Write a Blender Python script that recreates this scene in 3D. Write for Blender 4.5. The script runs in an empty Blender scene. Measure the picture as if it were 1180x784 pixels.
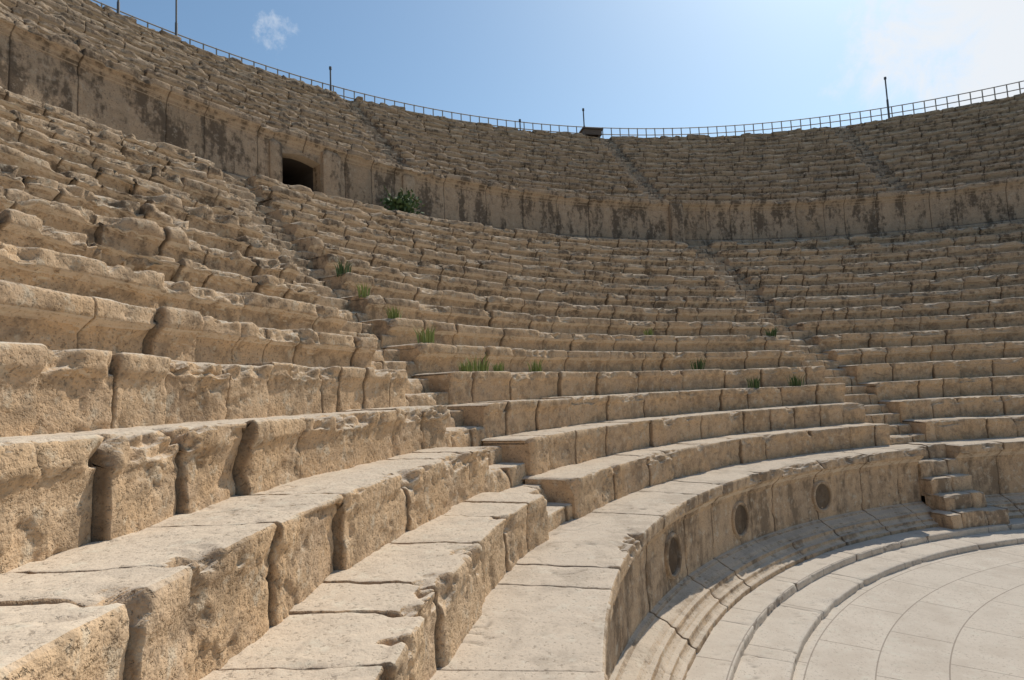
import bpy, numpy as np, math, random
from mathutils import Matrix, Vector
rng=np.random.default_rng(7); random.seed(7)
# ------------------------------------------------------------------ camera data
CD,CZ,YAW,PIT,ROL,FPX=10.9825,1.39,2.9794,0.0874,-0.044,702.86
H=0.43; R0=10.543; T0=0.809; T=0.5957; NK=15
def basis():
    F=np.array([math.cos(PIT)*math.cos(YAW),math.cos(PIT)*math.sin(YAW),math.sin(PIT)])
    R=np.array([math.sin(YAW),-math.cos(YAW),0.]);U=np.cross(R,F)
    return F,R*math.cos(ROL)+U*math.sin(ROL),-R*math.sin(ROL)+U*math.cos(ROL)
BF,BR,BU=basis(); CAM=np.array([0,-CD,CZ])
def az_at(u,v,r,z):
    D=BF*FPX+BR*(u-590)-BU*(v-392);a=D[:2]/np.hypot(*D[:2])
    c=CAM[:2];b=a@c;disc=max(b*b-(c@c-r*r),0);best=None
    for s in (1,-1):
        t=-b+s*math.sqrt(disc)
        if t<0.3: continue
        p=np.array([*(c+a*t),z]);q=p-CAM;w=q@BF
        e=math.hypot(590+FPX*(q@BR)/w-u,392-FPX*(q@BU)/w-v)
        if best is None or e<best[0]: best=(e,p)
    p=best[1];x=math.atan2(p[1],p[0])
    return x if x<0 else x-2*math.pi
def vdist(u,v,r,z,v2):
    a=az_at(u,v,r,z);p=np.array([r*math.cos(a),r*math.sin(a),z]);return abs(v2-v)*((p-CAM)@BF)/FPX
rk=lambda k: R0 if k==0 else R0+T0+(k-1)*T
zk=lambda k: k*H
# ------------------------------------------------------------------ noise
PT=rng.permutation(256);PT=np.concatenate([PT,PT]);RV=rng.random(256)*2-1
def vn(P):
    i=np.floor(P).astype(np.int64);f=P-i;f=f*f*(3-2*f);i&=255
    x,y,z=i[...,0],i[...,1],i[...,2];fx,fy,fz=f[...,0],f[...,1],f[...,2]
    def h(a,b,c): return RV[PT[PT[PT[(x+a)&255]+((y+b)&255)]+((z+c)&255)]]
    def L(a,b,t): return a+(b-a)*t
    return L(L(L(h(0,0,0),h(1,0,0),fx),L(h(0,1,0),h(1,1,0),fx),fy),L(L(h(0,0,1),h(1,0,1),fx),L(h(0,1,1),h(1,1,1),fx),fy),fz)
def fbm(P,o=3):
    s=0;a=1;t=0
    for _ in range(o): s=s+a*vn(P);t+=a;a*=.5;P=P*2.03+17.3
    return s/t
def sst(a,b,x):
    t=np.clip((x-a)/(b-a),0,1);return t*t*(3-2*t)
# ------------------------------------------------------------------ mesh builder
class MB:
    def __init__(s): s.V=[];s.F=[];s.B=[];s.D=[];s.n=0
    def grid(s,P,B,D,skip=None):
        n,m=P.shape[:2];idx=s.n+np.arange(n*m).reshape(n,m)
        q=np.stack([idx[:-1,:-1],idx[:-1,1:],idx[1:,1:],idx[1:,:-1]],-1)
        if skip is not None: q=q[~skip]
        s.F.append(q.reshape(-1,4));s.V.append(P.reshape(-1,3));s.B.append(B.reshape(-1));s.D.append(D.reshape(-1));s.n+=n*m
    def make(s,name,mat,smooth=True):
        V=np.concatenate(s.V).astype(np.float32);F=np.concatenate(s.F).astype(np.int32)
        me=bpy.data.meshes.new(name);me.vertices.add(len(V));me.vertices.foreach_set('co',V.ravel())
        me.loops.add(F.size);me.loops.foreach_set('vertex_index',F.ravel())
        me.polygons.add(len(F));me.polygons.foreach_set('loop_start',np.arange(0,F.size,4,dtype=np.int32))
        me.polygons.foreach_set('loop_total',np.full(len(F),4,dtype=np.int32))
        me.polygons.foreach_set('use_smooth',np.full(len(F),smooth))
        me.update(calc_edges=True)
        for nm,a in (('blk',s.B),('dirt_shade',s.D)):
            at=me.attributes.new(nm,'FLOAT','POINT');at.data.foreach_set('value',np.concatenate(a).astype(np.float32))
        me.materials.append(mat);ob=bpy.data.objects.new(name,me);bpy.context.collection.objects.link(ob);return ob
def az_samples(a0,a1,r,z,kf,smin):
    out=[a0];a=a0
    while a<a1:
        p=np.array([r*math.cos(a),r*math.sin(a)])-CAM[:2];d=math.hypot(*p);dd=math.hypot(d,z-CZ)
        c=(p@BF[:2])/max(d,.01)/math.hypot(*BF[:2])
        st=max(smin,kf*dd)
        if c<0.62: st=max(st*3,0.05)
        a+=min(st,0.6)/r;out.append(min(a,a1))
    return np.array(out)
def densify(pts,ds):
    o=[pts[0]]
    for p,q in zip(pts[:-1],pts[1:]):
        n=max(1,int(math.ceil(math.hypot(q[0]-p[0],q[1]-p[1])/ds)))
        for i in range(1,n+1): o.append((p[0]+(q[0]-p[0])*i/n,p[1]+(q[1]-p[1])*i/n))
    return np.array(o)
def strip(mb,a0,a1,prof,lip,ds=0.05,kf=0.006,smin=0.012,bw=(0.45,0.95),off=0.02,tilt=0.03,zoff=0.01,rough=0.012,
          chip=0.07,thr=0.15,ruin=0.0,crack=0.03,cap=(False,False),seed=0,joint2=None,hole=None,capr=None,lipr=.11,cw=.0045,fine=1.0):
    """a strip of stone blocks swept round the theatre's axis"""
    g=np.random.default_rng(seed+101);rl,zl=lip
    P2=densify(prof,ds);dP=np.gradient(P2,axis=0);L=np.hypot(dP[:,0],dP[:,1])+1e-9
    N2=np.stack([-dP[:,1]/L,dP[:,0]/L],1)
    e=[a0+g.uniform(*bw)/rl*.6]
    while e[-1]<a1-0.3/rl: e.append(e[-1]+g.uniform(*bw)*(1 if g.random()<.85 else .55)/rl)
    e=np.array([x for x in e if x<a1-0.15/rl])
    sa=az_samples(a0,a1,rl,zl,kf,smin)
    ex=[]
    for w in (cw*.9,cw*2.3): ex+= [e-w/rl,e+w/rl]
    ex.append(e)
    if hole: ex+= [np.array(hole[:2])]
    sa=np.unique(np.concatenate([sa]+ex));sa=sa[(sa>=a0)&(sa<=a1)]
    eb=np.concatenate([[a0],e,[a1]]);b=np.clip(np.searchsorted(eb,sa+1e-9)-1,0,len(eb)-2)
    nb=len(eb)-1;cen=(eb[:-1]+eb[1:])/2
    dj=np.abs(sa[:,None]-e[None,:]).min(1)*rl if len(e) else np.full(len(sa),9.)
    de=np.minimum(np.where(cap[0],sa-a0,9),np.where(cap[1],a1-sa,9))*rl
    bo=g.normal(0,off,nb);bt=g.normal(0,tilt,nb);bz=g.normal(0,zoff,nb);bth=g.normal(thr,.20,nb);bv=g.random(nb)
    if callable(ruin): ru=ruin(sa)
    else: ru=np.full(len(sa),float(ruin))
    sink=np.where(g.random(nb)<0.4,g.uniform(0.05,0.24,nb),0)[b]*ru
    A=sa[:,None];R=P2[None,:,0]+0*A;Z=P2[None,:,1]+0*A
    P=np.stack([R*np.cos(A),R*np.sin(A),Z],-1)
    wr=np.clip(-N2[:,0],0,1)[None];wt=np.clip(N2[:,1],0,1)[None]
    D=wr*(bo[b]+bt[b]*(sa-cen[b])*rl-sink*.5)[:,None]+wt*(bz[b]-sink*.8)[:,None]
    n1=fbm(P*np.array([5,5,7.])+seed*3.1,3);n2=fbm(P*20+seed,3)
    sp1=np.clip((fbm(P*4.3+seed+5,4)-.24)/.07,0,1)
    D=D+(rough*(.7+2.2*ru[:,None]))*n1+rough*fine*(.35*n2)-rough*1.1*sp1*(.25+wr*.75)*(1+n2)
    ck=crack*np.exp(-(dj/cw)**2)[:,None]
    wide=np.clip(fbm(P*7+9+seed,2)+.05,0,1)*0.06*np.exp(-dj/0.025)[:,None]
    D=D-ck-wide*(wr*.9+.3)
    if joint2 is not None:
        for zj in joint2: D=D-0.015*np.exp(-((Z-zj)/0.012)**2)
    fr=np.exp(-(fbm(P*1.9+seed*7.7,3)/.010)**2)*sst(-.1,.25,fbm(P*.8+seed,1));D=D-.012*fr
    lw=np.exp(-(((R-rl)**2+(Z-zl)**2)/lipr**2))
    cn=fbm(P*3.3+seed*1.7+40,4)+0.30*np.exp(-np.minimum(dj,de)/0.05)[:,None]
    c=np.clip((cn-(bth[b]-.35*ru)[:,None])/.20,0,1)*(0.7+.5*vn(P*17))
    C=lw*c*chip*(1+1.2*ru[:,None])
    ce=0.04*np.exp(-de/0.02)[:,None]
    R=R+N2[None,:,0]*D+C*.85+ce*wr;Z=Z+N2[None,:,1]*D-C*.75-ce*wt*.6
    Q=np.stack([R*np.cos(A),R*np.sin(A),Z],-1)
    dirt_shade=np.clip(np.exp(-(dj/(cw*1.3))**2)[:,None]*.95+0*R+fr*.6,0,1)
    if joint2 is not None:
        for zj in joint2: dirt_shade=np.maximum(dirt_shade,.7*np.exp(-((P2[None,:,1]-zj)/0.015)**2))
    Bv=bv[b][:,None]+0*R
    sk=None
    if hole:
        h0,h1,zb_,zt=hole;ma=(sa[:-1]+sa[1:])/2;mz=(P2[:-1,1]+P2[1:,1])/2
        sk=((ma>h0)&(ma<h1))[:,None]&(mz<zt)[None]&(mz>zb_)[None]
    mb.grid(Q,Bv,dirt_shade,sk)
    for i,on in ((0,cap[0]),(-1,cap[1])):
        if not on: continue
        col=R[i],Z[i];rb=capr if capr else P2[-1,0];cols=[]
        for t in np.linspace(0,1,6):
            rr=col[0]+(rb-col[0])*t;cols.append(np.stack([rr*np.cos(sa[i]),rr*np.sin(sa[i]),col[1]],-1))
        G=np.stack(cols,0)
        if i==-1: G=G[::-1]
        mb.grid(G,np.full(G.shape[:2],.5),np.full(G.shape[:2],.1))
def seatprof(r,z,t,h,b=0.05,lt=.10,bev=.012,deep=.07):
    return [(r+b,z-h-deep),(r+b,z-h+.10),(r+b*.92,z-lt-.11),(r+b*.6,z-lt-.05),(r+b*.15,z-lt-.012),(r,z-lt),(r-.002,z-bev*2),(r+bev*.45,z-bev*.6),(r+bev*1.7,z),(r+t+.13,z)]
# ------------------------------------------------------------------ materials
def NN(nt,t,**k):
    n=nt.nodes.new(t)
    for a,v in k.items():
        if a in n.inputs: n.inputs[a].default_value=v
        else: setattr(n,a,v)
    return n
def stone(name,c1,c2,c3,top,stain=0.55,bump=0.5,paved=False,toplight=.8,dark=(.125,.095,.07),streak=False,aged=None):
    m=bpy.data.materials.new(name);m.use_nodes=True;nt=m.node_tree;nt.nodes.clear();L=nt.links.new
    out=NN(nt,'ShaderNodeOutputMaterial');bs=NN(nt,'ShaderNodeBsdfDiffuse');L(bs.outputs[0],out.inputs[0]);bs.inputs['Roughness'].default_value=.4
    geo=NN(nt,'ShaderNodeNewGeometry');pos=geo.outputs['Position']
    def noise(s,d=4,r=.6,vec=None):
        n=NN(nt,'ShaderNodeTexNoise');n.inputs['Scale'].default_value=s;n.inputs['Detail'].default_value=d;n.inputs['Roughness'].default_value=r;L(vec or pos,n.inputs['Vector']);return n
    def ramp(x,a,b):
        n=NN(nt,'ShaderNodeMapRange');n.interpolation_type='SMOOTHSTEP';n.inputs[1].default_value=a;n.inputs[2].default_value=b;L(x,n.inputs[0]);return n.outputs[0]
    def mul(a,b,op='MULTIPLY'):
        n=NN(nt,'ShaderNodeMath',operation=op)
        for i,x in enumerate((a,b)):
            if isinstance(x,(int,float)): n.inputs[i].default_value=x
            else: L(x,n.inputs[i])
        return n.outputs[0]
    def mix(f,a,b):
        n=NN(nt,'ShaderNodeMix',data_type='RGBA')
        if isinstance(f,(int,float)): n.inputs[0].default_value=f
        else: L(f,n.inputs[0])
        for i,x in ((6,a),(7,b)):
            if isinstance(x,tuple): n.inputs[i].default_value=(*x,1)
            else: L(x,n.inputs[i])
        return n.outputs[2]
    at=NN(nt,'ShaderNodeAttribute',attribute_name='blk').outputs['Fac'];dt=NN(nt,'ShaderNodeAttribute',attribute_name='dirt_shade').outputs['Fac']  # second channel: dirt in joints and cracks, plus painted recess shade on medallions
    vA=None
    if streak:
        mp=NN(nt,'ShaderNodeMapping');mp.inputs['Scale'].default_value=(1.3,1.3,.4);L(pos,mp.inputs[0]);vA=mp.outputs[0]
    nA=noise(1.7,4,.68,vA);nB=noise(8,4,.68);nC=noise(34,3,.7)
    sa=NN(nt,'ShaderNodeSeparateColor');L(nA.outputs['Color'],sa.inputs[0]);sb=NN(nt,'ShaderNodeSeparateColor');L(nB.outputs['Color'],sb.inputs[0])
    base=mix(ramp(nA.outputs['Fac'],.38,.62),c1,c2)
    base=mix(mul(at,.65),base,c3)
    base=mix(mul(ramp(nB.outputs['Fac'],.45,.65),.4),base,tuple(x*.68 for x in c1))
    px=NN(nt,'ShaderNodeSeparateXYZ');L(pos,px.inputs[0]);hz=ramp(px.outputs[2],1.6,4.2)
    if aged: base=mix(mul(hz,.75),base,aged)
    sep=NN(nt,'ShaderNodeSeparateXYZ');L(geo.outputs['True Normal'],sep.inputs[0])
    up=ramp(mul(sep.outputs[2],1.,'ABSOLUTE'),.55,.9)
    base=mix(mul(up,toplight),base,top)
    s_in=mul(mul(sa.outputs[1],.5 if not streak else .72),mul(sb.outputs[2],.5 if not streak else .28),'ADD')
    st=mul(ramp(s_in,.47,.60),stain);st=mul(st,mul(1.1,mul(up,.75),'SUBTRACT'))
    if aged: st=mul(st,mul(.7,mul(hz,.8),'ADD'))
    st=mul(st,.9,'MINIMUM')
    base=mix(st,base,dark)
    sp=mul(mul(ramp(nC.outputs['Fac'],.56,.66),.5*stain/.55),mul(1.0,mul(up,.6),'SUBTRACT'))
    base=mix(sp,base,tuple(x*1.5 for x in dark))
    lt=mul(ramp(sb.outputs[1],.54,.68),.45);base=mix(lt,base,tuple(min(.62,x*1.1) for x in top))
    base=mix(mul(dt,.8),base,(.06,.045,.035))
    pits=ramp(nC.outputs['Fac'],.34,.42)
    base=mix(mul(mul(1.,pits,'SUBTRACT'),.45),base,(.16,.12,.085))
    h=mul(mul(nB.outputs['Fac'],.50),mul(nC.outputs['Fac'],.36),'ADD')
    h=mul(h,mul(pits,.18),'ADD')
    if paved:
        an=mul(px.outputs[1],px.outputs[0],'ARCTAN2');ln=NN(nt,'ShaderNodeVectorMath',operation='LENGTH')
        cb=NN(nt,'ShaderNodeCombineXYZ');L(px.outputs[0],cb.inputs[0]);L(px.outputs[1],cb.inputs[1]);L(cb.outputs[0],ln.inputs[0])
        c2_=NN(nt,'ShaderNodeCombineXYZ');L(mul(an,7.5),c2_.inputs[0]);L(ln.outputs['Value'],c2_.inputs[1])
        br=NN(nt,'ShaderNodeTexBrick');L(c2_.outputs[0],br.inputs['Vector']);br.inputs['Scale'].default_value=1
        br.inputs['Brick Width'].default_value=1.15;br.inputs['Row Height'].default_value=.62;br.inputs['Mortar Size'].default_value=.008;br.inputs['Mortar Smooth'].default_value=.3
        br.inputs['Color1'].default_value=(0,0,0,1);br.inputs['Color2'].default_value=(1,1,1,1);br.inputs['Mortar'].default_value=(.5,.5,.5,1)
        base=mix(mul(br.outputs['Color'],.35),base,tuple(x*.84 for x in top))
        base=mix(mul(ramp(nA.outputs['Fac'],.45,.65),.3),base,(.42,.35,.28))
        base=mix(mul(br.outputs['Fac'],.6),base,(.2,.16,.13))
    L(base,bs.inputs['Color'])
    bp=NN(nt,'ShaderNodeBump');bp.inputs['Distance'].default_value=.045;L(mul(bump,mul(1.,mul(up,.5),'SUBTRACT')),bp.inputs['Strength']);L(h,bp.inputs['Height']);L(bp.outputs[0],bs.inputs['Normal'])
    return m
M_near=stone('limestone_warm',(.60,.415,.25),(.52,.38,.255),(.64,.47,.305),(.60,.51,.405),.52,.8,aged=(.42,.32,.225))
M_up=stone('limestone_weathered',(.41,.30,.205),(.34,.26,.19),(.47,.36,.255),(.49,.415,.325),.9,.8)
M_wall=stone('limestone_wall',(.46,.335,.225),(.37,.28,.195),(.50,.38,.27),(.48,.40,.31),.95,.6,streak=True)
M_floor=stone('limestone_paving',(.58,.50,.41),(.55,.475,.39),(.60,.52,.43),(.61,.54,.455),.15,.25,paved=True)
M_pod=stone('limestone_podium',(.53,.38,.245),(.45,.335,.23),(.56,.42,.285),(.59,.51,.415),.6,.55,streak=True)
def plain(name,c,r=.6,metal=0):
    m=bpy.data.materials.new(name);m.use_nodes=True;nt=m.node_tree;b=nt.nodes['Principled BSDF']
    n=nt.nodes.new('ShaderNodeTexNoise');n.inputs['Scale'].default_value=9;mx=nt.nodes.new('ShaderNodeMix');mx.data_type='RGBA'
    mx.inputs[6].default_value=(*[x*.7 for x in c],1);mx.inputs[7].default_value=(*[x*1.25 for x in c],1);nt.links.new(n.outputs[0],mx.inputs[0]);nt.links.new(mx.outputs[2],b.inputs['Base Color'])
    b.inputs['Roughness'].default_value=r;b.inputs['Metallic'].default_value=metal;return m
M_rail=plain('galvanised_rail',(.22,.20,.18),.7);M_pole=plain('dark_pole',(.06,.06,.065),.5);M_leaf=plain('leaf_green',(.06,.10,.03),.8);M_weed=plain('weed_green',(.20,.24,.07),.8);M_wood=plain('box_brown',(.10,.07,.05),.7)
M_passage_shade=plain('painted_shade_stone',(.07,.055,.045),.95)  # near-black colour paints in the shade inside the doorway passage
# ------------------------------------------------------------------ layout
AS,AE=-math.radians(282),-math.radians(42)
rad=math.radians
def st1(r): t=(r-11.35)/(19.8-11.35); return rad(-123.2-9.4*t)
def st2(r): t=(r-10.54)/(19.8-10.54); return rad(-175.5-1.9*t)
def st3(r): return rad(-228.5)
def st0(r): return rad(-74)
SW=.46
LOWST=[st3,st2,st1,st0]
def segs(r,sts,hw,a0=AS,a1=AE):
    c=[a0]
    for s in sts:
        a=s(r);c+=[a-hw/r,a+hw/r]
    c.append(a1);return [(c[i],c[i+1],i>0,i+2<len(c)) for i in range(0,len(c),2)]
def ruin_fn(k):
    def f(a):
        d=np.degrees(a)
        x=sst(5.5,8.,k+0*d)*sst(-131-0,-124,d)*(1.1)
        x=np.maximum(x,sst(5,12,k+0*d)*.25)
        return x
    return f
mb=MB()
for k in range(1,NK+1):
    r,z=rk(k),zk(k)
    near=k<=6
    for j,(a,b,c0,c1) in enumerate(segs(r,LOWST,SW)):
        tt=T if k<NK else 1.15
        left=a>rad(-140)
        pr=seatprof(r,z,tt,H,.11 if k>4 else (.05 if k>2 else .02),.14 if k>4 else .10,.012 if k<5 else .022,.07 if k<6 else .26)
        strip(mb,a,b,pr,(r,z),ds=.018 if (k<=4 and left) else (.03 if k<=7 else .045),kf=.0045 if near else .0055,smin=.012,
              bw=((.42,.8) if 2<k<6 else ((.5,1.0) if k!=6 else (.9,1.6))) if left else (.6,1.35),
              off=.018 if near else (.020 if left else .012),tilt=(.07 if k<9 else .06) if left else .025,zoff=.006 if (near or not left) else .014,rough=.013 if k<5 else .015,chip=.11 if k<5 else .10,thr=.17 if k<5 else (.18 if k<6 else .08),ruin=ruin_fn(k),
              crack=.04 if near else .03,cap=(c0,c1),seed=k*10+j,capr=r+T+.05,lipr=.12,cw=.006 if (k<6 and left) else .009)
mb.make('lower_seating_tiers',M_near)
mb=MB()
for si,s in enumerate(LOWST):
    for k in range(1,NK+1):
        r,z=rk(k),zk(k)
        for q in (0,1):
            rr=r+q*T/2+.09;zz=z-H/2+q*H/2-.06-(.02 if q else 0);aa=s(rr)
            pr=[(rr,zz-H/2-.05),(rr-.004,zz-.03),(rr,zz-.01),(rr+.015,zz),(rr+T/2+.1,zz)]
            strip(mb,aa-(SW+.13)/rr,aa+(SW+.13)/rr,pr,(rr,zz),ds=.04,kf=.006,smin=.015,bw=(.4,.9),rough=.010,chip=.07,thr=.1,crack=.02,off=.008,tilt=.04,zoff=.004,seed=700+si*50+k*2+q)
mb.make('stairway',M_near)
# ------------------------------------------------------------------ podium
FZ=-1.41
pod=[(10.28,FZ-.05),(10.28,FZ+.06),(10.33,FZ+.075),(10.36,FZ+.10),(10.365,FZ+.14),(10.42,FZ+.15),(10.47,FZ+.19),(10.48,FZ+.24),(10.53,FZ+.25),(10.58,FZ+.29),(10.69,FZ+.33),(10.72,FZ+.36),(10.76,FZ+.37),
     (10.76,-.33),(10.74,-.325),(10.735,-.28),(10.70,-.25),(10.64,-.20),(10.60,-.15),(10.55,-.145),(10.54,-.02),(10.55,-.003),(10.565,0),(R0+T0+.12,0)]
mb=MB()
gap=.43
for j,(a,b,c0,c1) in enumerate(segs(R0,[st3,st2],gap)):
    strip(mb,a,b,pod,(R0,0),ds=.025,kf=.004,smin=.012,bw=(.8,1.5),off=.004,tilt=.008,zoff=.004,rough=.007,chip=.10,thr=.14,crack=.012,cap=(c0,c1),seed=900+j,capr=R0+T0+.1,cw=.005)
podium=mb.make('podium_wall',M_pod)
def medallion(u,v):
    a=az_at(u,v,10.76,-.66);m=MB();c=np.array([10.76*math.cos(a),10.76*math.sin(a),-.66])
    inn=np.array([-math.cos(a),-math.sin(a),0]);tg=np.array([-math.sin(a),math.cos(a),0]);up=np.array([0,0,1.])
    prf=[(.27,-.02),(.27,.03),(.255,.05),(.235,.05),(.22,.03),(.215,.014),(.20,.012),(.17,.012),(.08,.013),(0.001,.02)]
    A=np.linspace(0,2*math.pi,41);G=np.stack([np.stack([c+inn*h_+tg*rr*math.cos(t)+up*rr*math.sin(t) for rr,h_ in prf]) for t in A])
    G=G+ (fbm(G*20,2)*.006)[...,None]*inn
    dd=np.array([0,.1,.1,.2,.6,.95,.95,.95,.9,.85])[None]+0*A[:,None]  # shallow disc darkened in colour to paint the shade of a deep recess
    m.grid(G,np.full(G.shape[:2],.3),dd);return m.make('medallion',M_pod)
for u,v in ((946,570),(851,593),(773,633)):
    o=medallion(u,v);o.parent=podium
mb=MB()
for si,s in enumerate((st2,st3)):
    n=5
    for q in range(n):
        zz=FZ+(q+1)*(-FZ/ (n))-.004;rr=9.98+q*.235;hw=(gap+.05) if q>0 else gap+.22
        aa=s(10.6)
        pr=[(rr,zz-.36),(rr-.004,zz-.04),(rr,zz-.012),(rr+.015,zz),(rr+.45 if q<n-1 else rr+.62,zz)]
        strip(mb,aa-hw/rr,aa+hw/rr,pr,(rr,zz),ds=.04,kf=.005,smin=.015,bw=(.5,.9),off=.006,rough=.008,chip=.05,thr=.2,crack=.02,seed=950+si*9+q,cap=(True,True),capr=rr+.45)
mb.make('podium_steps',M_pod)
# ------------------------------------------------------------------ orchestra
mb=MB()
strip(mb,AS,AE,[(9.9,FZ-.12),(9.9,FZ-.01),(9.91,FZ),(10.34,FZ)],(9.9,FZ),ds=.05,kf=.004,smin=.015,bw=(1.2,2.0),off=.002,tilt=.002,zoff=.001,rough=.003,chip=.03,thr=.35,crack=.003,seed=990,cw=.003)
strip(mb,AS,AE,[(9.4,FZ-.22),(9.4,FZ-.11),(9.41,FZ-.10),(9.94,FZ-.10)],(9.4,FZ-.1),ds=.05,kf=.004,smin=.015,bw=(1.2,2.0),off=.002,tilt=.002,zoff=.001,rough=.003,chip=.03,thr=.35,crack=.003,seed=991,cw=.003)
A=np.linspace(-math.pi,math.pi,121);Rr=np.linspace(.02,9.45,30);G=np.stack([Rr[None]*np.cos(A)[:,None],Rr[None]*np.sin(A)[:,None],FZ-.19+0*Rr[None]+0*A[:,None]],-1)[:, ::-1]
mb.grid(G,np.full(G.shape[:2],.4),np.zeros(G.shape[:2]))
mb.make('orchestra_floor',M_floor)
# ------------------------------------------------------------------ gallery wall
RW=21.0;ZB=zk(NK)-.03;ZT=8.26
wal=[(RW-.06,ZB-.1),(RW-.06,ZB+.3),(RW-.055,ZB+.32),(RW-.02,ZB+.37),(RW,ZB+.38),(RW,ZT-.33),(RW-.02,ZT-.32),(RW-.03,ZT-.26),(RW-.08,ZT-.22),(RW-.14,ZT-.15),(RW-.18,ZT-.14),(RW-.185,ZT-.02),(RW-.17,ZT),(21.9,ZT)]
hd0=az_at(369,205,RW,ZB+.5);hd1=az_at(325,190,RW,ZB+.5)
HB,HZ=ZB+.42,ZB+1.36
mb=MB()
strip(mb,AS,AE,wal,(RW-.185,ZT),ds=.05,kf=.005,smin=.03,bw=(.8,1.8),off=.004,tilt=.006,zoff=.006,rough=.008,chip=.14,thr=.12,crack=.012,seed=1200,joint2=[ZB+.38,ZB+.9],hole=(hd0,hd1,HB,HZ),lipr=.14,cw=.008)
wall=mb.make('gallery_wall',M_wall)
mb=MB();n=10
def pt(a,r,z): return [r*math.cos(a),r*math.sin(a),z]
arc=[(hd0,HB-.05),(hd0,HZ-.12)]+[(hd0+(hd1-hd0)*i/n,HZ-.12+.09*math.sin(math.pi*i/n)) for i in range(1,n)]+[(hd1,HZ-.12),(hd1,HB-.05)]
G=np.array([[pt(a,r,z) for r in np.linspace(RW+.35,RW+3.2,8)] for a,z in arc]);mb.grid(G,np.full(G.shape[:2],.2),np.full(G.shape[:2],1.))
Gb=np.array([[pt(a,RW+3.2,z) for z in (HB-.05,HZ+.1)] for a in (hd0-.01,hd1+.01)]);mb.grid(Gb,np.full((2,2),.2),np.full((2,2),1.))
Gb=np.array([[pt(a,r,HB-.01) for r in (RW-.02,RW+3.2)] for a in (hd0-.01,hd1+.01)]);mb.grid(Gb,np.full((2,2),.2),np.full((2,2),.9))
o=mb.make('passage',M_passage_shade);o.parent=wall
mb=MB()
G=np.array([[pt(a,r,z) for r in np.linspace(RW-.02,RW+.35,4)] for a,z in arc]);mb.grid(G,np.full(G.shape[:2],.2),np.full(G.shape[:2],.2))
sp_=np.array([[pt(a,RW-.012,z),pt(a,RW-.012,HZ+.05)] for a,z in arc[1:-1]]);mb.grid(sp_,np.full(sp_.shape[:2],.3),np.full(sp_.shape[:2],.1))
o=mb.make('doorway',M_wall);o.parent=wall
mb=MB()
def pier(a0,a1,r,zt,zb=ZB-.05):
    strip(mb,a0,a1,[(r,zb),(r,zt-.02),(r+.02,zt),(RW+.1,zt)],(r,zt),ds=.08,kf=.005,smin=.03,bw=(.6,1.2),off=.004,tilt=.01,zoff=.003,rough=.01,chip=.06,thr=.15,crack=.02,seed=int(abs(a0)*1000),cap=(True,True),capr=RW+.08)
pier(hd0-.55/RW,hd0-.03/RW,RW-.16,ZT-.22)
pier(hd1+.03/RW,hd1+.35/RW,RW-.10,ZT-.3)
a=az_at(778,255,RW,ZB+.8);pier(a-.25/RW,a+.25/RW,RW-.22,ZT-.16)
a=az_at(470,220,RW,ZB+.8);pier(a-.2/RW,a+.2/RW,RW-.12,ZT-.3)
o=mb.make('pilasters',M_wall);o.parent=wall
# ------------------------------------------------------------------ upper seating
NU=14;ru_=lambda k:21.55+k*.4857;zu_=lambda k:ZT+k*.4178
def lin(p0,p1):
    a1=az_at(p1[0],p1[1],21.9,ZT+.2);a0=az_at(p0[0],p0[1],28.35,14.1)
    return lambda r:a1+(a0-a1)*(r-21.9)/(28.35-21.9)
us=[lambda r:rad(-252),lin((968,148),(1042,212)),lin((697,152),(766,232)),lin((402,110),(474,195)),lambda r:rad(-118),lambda r:rad(-85)]
mb=MB()
for k in range(1,NU+1):
    r,z=ru_(k),zu_(k)
    for j,(a,b,c0,c1) in enumerate(segs(r,us,.38)):
        tt=.486 if k<NU else 2.9
        strip(mb,a,b,seatprof(r,z,tt,.418,.11,.14,.024,.15),(r,z),ds=.055,kf=.0055,smin=.03,bw=(.6,1.3),off=.014,tilt=.03,zoff=.010,rough=.015,chip=.12,thr=.03,crack=.03,ruin=.2 if k<NU else .5,cap=(c0,c1),seed=2000+k*10+j,capr=r+.5,cw=.010)
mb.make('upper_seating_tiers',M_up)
mb=MB()
for si,s in enumerate(us):
    for k in range(1,NU+1):
        r,z=ru_(k),zu_(k)
        for q in (0,1):
            rr=r+q*.243+.08;zz=z-.209+q*.209-.05-(.012 if q else 0);aa=s(rr)
            strip(mb,aa-.46/rr,aa+.46/rr,[(rr,zz-.25),(rr,zz-.02),(rr+.02,zz),(rr+.34,zz)],(rr,zz),ds=.07,kf=.008,smin=.03,bw=(.4,.9),rough=.012,chip=.07,thr=.1,crack=.02,seed=3000+si*50+k*2+q)
mb.make('upper_stairway',M_up)
mb=MB()
strip(mb,AS,AE,[(31.3,14.05),(31.3,14.12),(31.32,14.14),(31.75,14.14),(31.8,14.1),(31.8,-1.7)],(31.3,14.1),ds=.5,kf=.02,smin=.3,seed=4000)
for a in (AS,AE):
    G=np.array([[pt(a,r,z) for z in (-1.7,max(FZ,(r-10.5)*.72))] for r in np.linspace(10.3,31.8,40)]);mb.grid(G,np.full((40,2),.4),np.zeros((40,2)))
mb.make('outer_wall',M_wall)
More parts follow.
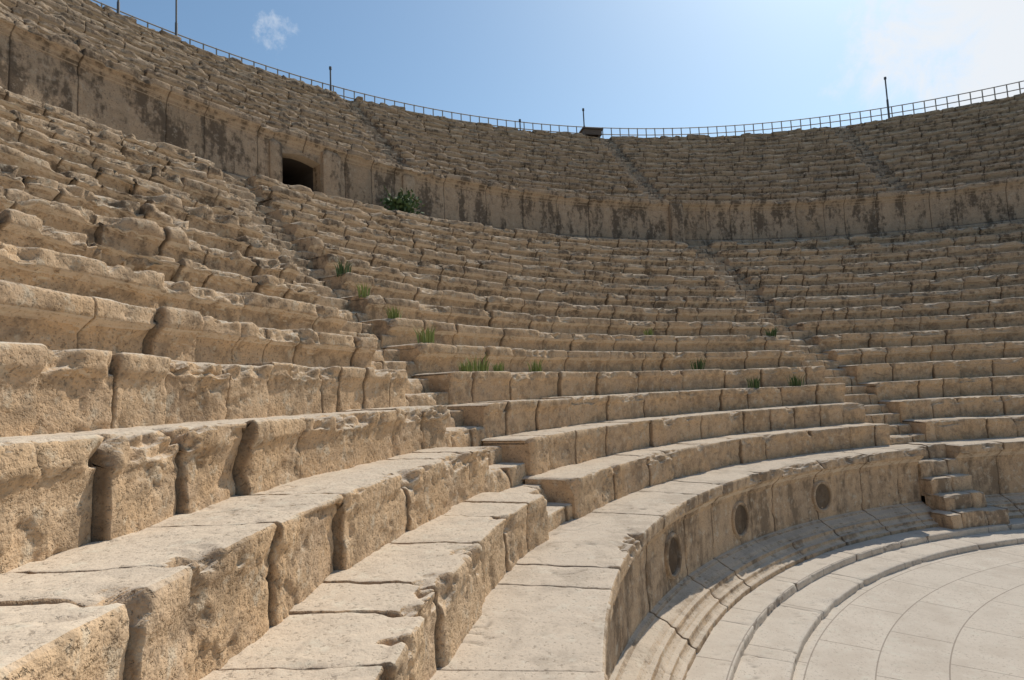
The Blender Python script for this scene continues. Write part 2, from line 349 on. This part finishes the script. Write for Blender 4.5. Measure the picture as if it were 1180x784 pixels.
# ------------------------------------------------------------------ metalwork
def tube(V,F,p,q,r,n=6):
    p=Vector(p);q=Vector(q);d=(q-p).normalized();x=d.orthogonal().normalized();y=d.cross(x);b=len(V)
    for c in (p,q):
        for i in range(n): t=2*math.pi*i/n;V.append(c+x*r*math.cos(t)+y*r*math.sin(t))
    for i in range(n): j=(i+1)%n;F.append((b+i,b+j,b+n+j,b+n+i))
    F.append(tuple(b+n+i for i in range(n)))
def mesh(name,V,F,mat):
    me=bpy.data.meshes.new(name);me.from_pydata([tuple(v) for v in V],[],F);me.materials.append(mat);o=bpy.data.objects.new(name,me);bpy.context.collection.objects.link(o);return o
RR=30.5;RZ=14.13;RH=1.3
V=[];F=[];na=260;aa=np.linspace(AS+.02,AE-.02,na)
for i,a in enumerate(aa):
    tube(V,F,pt(a,RR,RZ),pt(a,RR,RZ+RH+.02),.028,5)
    if i<na-1:
        for hh in (.3,.62,.94,RH): tube(V,F,pt(a,RR,RZ+hh),pt(aa[i+1],RR,RZ+hh),.026,5)
mesh('railing',V,F,M_rail)
for u,vb,vt in ((203,62,-5),(136,35,-30),(381,97,60),(599,138,122),(673,143,108),(1025,140,90)):
    a=az_at(u,vb,RR-.3,RZ+.1);hgt=vdist(u,vb,RR-.3,RZ+.1,vt)+.5;V=[];F=[]
    x,y,z=pt(a,RR-.3,RZ-.05)
    tube(V,F,(x,y,z),(x,y,z+.12),.10,10);tube(V,F,(x,y,z+.1),(x,y,z+hgt*.6),.05,8);tube(V,F,(x,y,z+hgt*.6),(x,y,z+hgt),.035,8);tube(V,F,(x,y,z+hgt),(x,y,z+hgt+.12),.06,8)
    mesh('lamp_post',V,F,M_pole)
a=az_at(681,148,29.0,14.3);V=[];F=[]
c=Vector(pt(a,29.,14.14));e1=Vector((-math.sin(a),math.cos(a),0));e2=Vector((math.cos(a),math.sin(a),0))
def box(c,w,d,z0,z1):
    b=len(V)
    for zz in (z0,z1):
        for s,t in ((-1,-1),(1,-1),(1,1),(-1,1)): V.append(c+e1*w*s/2+e2*d*t/2+Vector((0,0,zz)))
    F.extend([(b,b+1,b+5,b+4),(b+1,b+2,b+6,b+5),(b+2,b+3,b+7,b+6),(b+3,b,b+4,b+7),(b+4,b+5,b+6,b+7)])
box(c,.95,.5,.1,.38);box(c,1.1,.6,.382,.44)
for s in (-1,1): box(c+e1*.35*s,.1,.4,-.02,.098)
mesh('equipment_cabinet',V,F,M_wood)
# ------------------------------------------------------------------ plants
def tuft(u,v,k,size,mat=M_weed,n=60):
    r,z=rk(k)+.16,zk(k)
    a=az_at(u,v,r,z);c=pt(a,r,z);V=[];F=[]
    for i in range(n):
        t=random.uniform(0,6.28);d=random.random()**.6*size*.45;x=c[0]+math.cos(t)*d;y=c[1]+math.sin(t)*d
        hh=size*random.uniform(.35,1.05);l=random.uniform(0,.6)*hh;w=random.uniform(.004,.008)+size*.008;t2=random.uniform(0,6.28);b=len(V)
        ox,oy=math.cos(t2)*w,math.sin(t2)*w
        V+= [Vector((x-ox,y-oy,c[2]-.06)),Vector((x+ox,y+oy,c[2]-.06)),Vector((x+ox*.9+math.cos(t)*l*.4,y+oy*.9+math.sin(t)*l*.4,c[2]+hh*.6)),Vector((x-ox*.9+math.cos(t)*l*.4,y-oy*.9+math.sin(t)*l*.4,c[2]+hh*.6)),Vector((x+math.cos(t)*l,y+math.sin(t)*l,c[2]+hh))]
        F+= [(b,b+1,b+2,b+3),(b+3,b+2,b+4)]
    return mesh('weed_tuft',V,F,mat)
for u,v,k,s in ((396,330,8,.24),(455,372,6,.2),(492,392,5,.28),(551,424,4,.28),(575,424,4,.16),(617,422,4,.22),(806,442,4,.30),(870,464,3,.26),(919,462,3,.30),(747,380,6,.2),(889,387,6,.24),(420,350,7,.18),(536,424,4,.16)):
    tuft(u,v,k,s,M_leaf if (u in (806,870,919,889,396)) else M_weed)
def bush(u,v,r,z,s):
    a=az_at(u,v,r,z);c=Vector(pt(a,r,z));V=[];F=[]
    for i in range(9):
        e=c+Vector((random.uniform(-1,1)*s*.6,random.uniform(-1,1)*s*.6,random.uniform(.3,.9)*s));tube(V,F,c,e,.012,4)
    for i in range(520):
        q=Vector((random.gauss(0,1),random.gauss(0,1),random.gauss(0,1))).normalized()*random.uniform(.3,1)*s*.55*(1+.5*math.sin(i*7.1));q.z*=.75
        p=c+Vector((0,0,s*.42))+q;nx=Vector((random.uniform(-1,1),random.uniform(-1,1),random.uniform(-.3,1))).normalized();x=nx.orthogonal().normalized()*.065;y=nx.cross(x).normalized()*.05;b=len(V)
        V+= [p-x,p-y,p+x,p+y];F.append((b,b+1,b+2,b+3))
    return mesh('fig_bush',V,F,M_leaf)
bush(463,235,20.4,zk(NK)+.02,.88)
# ------------------------------------------------------------------ ground
me=bpy.data.meshes.new('ground');S=3000;me.from_pydata([(-S,-S,-1.75),(S,-S,-1.75),(S,S,-1.75),(-S,S,-1.75)],[],[(0,1,2,3)]);g=bpy.data.objects.new('ground',me);me.materials.append(plain('dry_earth',(.28,.23,.16),.95));bpy.context.collection.objects.link(g)
# ------------------------------------------------------------------ light
SAZ,SEL=rad(133),rad(49)
w=bpy.data.worlds.new('World');bpy.context.scene.world=w;w.use_nodes=True;nt=w.node_tree;nt.nodes.clear();L=nt.links.new
out=nt.nodes.new('ShaderNodeOutputWorld');bg=nt.nodes.new('ShaderNodeBackground');sky=nt.nodes.new('ShaderNodeTexSky');sky.sky_type='NISHITA';sky.sun_disc=False;sky.sun_elevation=SEL;sky.sun_rotation=math.pi/2-SAZ;sky.dust_density=.9;sky.ozone_density=.9
tn=nt.nodes.new('ShaderNodeMix');tn.data_type='RGBA';tn.blend_type='MULTIPLY';tn.inputs[0].default_value=1;L(sky.outputs[0],tn.inputs[6]);tn.inputs[7].default_value=(.89,1.04,1.04,1)
L(tn.outputs[2],bg.inputs[0]);bg.inputs[1].default_value=.13
bg2=nt.nodes.new('ShaderNodeBackground');bg2.inputs[0].default_value=(.92,.955,1,1);bg2.inputs[1].default_value=.93
tc=nt.nodes.new('ShaderNodeTexCoord')
def wm(op,*a):
    n=nt.nodes.new('ShaderNodeMath');n.operation=op
    for i,x in enumerate(a):
        if isinstance(x,(int,float)): n.inputs[i].default_value=x
        else: L(x,n.inputs[i])
    return n.outputs[0]
def mr(x,a,b):
    n=nt.nodes.new('ShaderNodeMapRange');n.interpolation_type='SMOOTHSTEP';n.inputs[1].default_value=a;n.inputs[2].default_value=b;L(x,n.inputs[0]);return n.outputs[0]
def lobe(u,v,a,b):
    D=BF*FPX+BR*(u-590)-BU*(v-392);D=D/np.linalg.norm(D);n=nt.nodes.new('ShaderNodeVectorMath');n.operation='DOT_PRODUCT';L(tc.outputs['Generated'],n.inputs[0]);n.inputs[1].default_value=tuple(D)
    return mr(n.outputs['Value'],math.cos(rad(a)),math.cos(rad(b)))
no=nt.nodes.new('ShaderNodeTexNoise');no.inputs['Scale'].default_value=13;no.inputs['Detail'].default_value=8;no.inputs['Roughness'].default_value=.66;no.inputs['Distortion'].default_value=.4;L(tc.outputs['Generated'],no.inputs['Vector'])
no2=nt.nodes.new('ShaderNodeTexNoise');no2.inputs['Scale'].default_value=45;no2.inputs['Detail'].default_value=5;no2.inputs['Roughness'].default_value=.65;L(tc.outputs['Generated'],no2.inputs['Vector'])
m1=wm('MULTIPLY',mr(wm('ADD',wm('MULTIPLY',lobe(1200,30,16,3),.6),no.outputs[0]),.76,1.16),.95)
m2=wm('MULTIPLY',mr(wm('ADD',wm('MULTIPLY',lobe(316,38,2.6,.1),.4),no2.outputs[0]),.78,1.1),.4)
mm=nt.nodes.new('ShaderNodeMixShader');L(wm('MAXIMUM',m1,m2),mm.inputs[0]);L(bg.outputs[0],mm.inputs[1]);L(bg2.outputs[0],mm.inputs[2]);L(mm.outputs[0],out.inputs[0])
sl=bpy.data.lights.new('sun','SUN');sl.energy=5;sl.angle=rad(.53);sl.color=(1,.93,.82);so=bpy.data.objects.new('sun',sl);bpy.context.collection.objects.link(so)
sd=Vector((math.cos(SEL)*math.cos(SAZ),math.cos(SEL)*math.sin(SAZ),math.sin(SEL)));so.rotation_euler=sd.to_track_quat('Z','Y').to_euler()
cam=bpy.data.cameras.new('camera');co=bpy.data.objects.new('camera',cam);bpy.context.collection.objects.link(co);bpy.context.scene.camera=co
cam.sensor_width=36;cam.lens=FPX/1180*36;cam.clip_start=.05;cam.clip_end=9000
co.matrix_world=Matrix(((BR[0],BU[0],-BF[0],CAM[0]),(BR[1],BU[1],-BF[1],CAM[1]),(BR[2],BU[2],-BF[2],CAM[2]),(0,0,0,1)))
s=bpy.context.scene;s.view_settings.view_transform='Standard';s.view_settings.look='None';s.view_settings.exposure=0
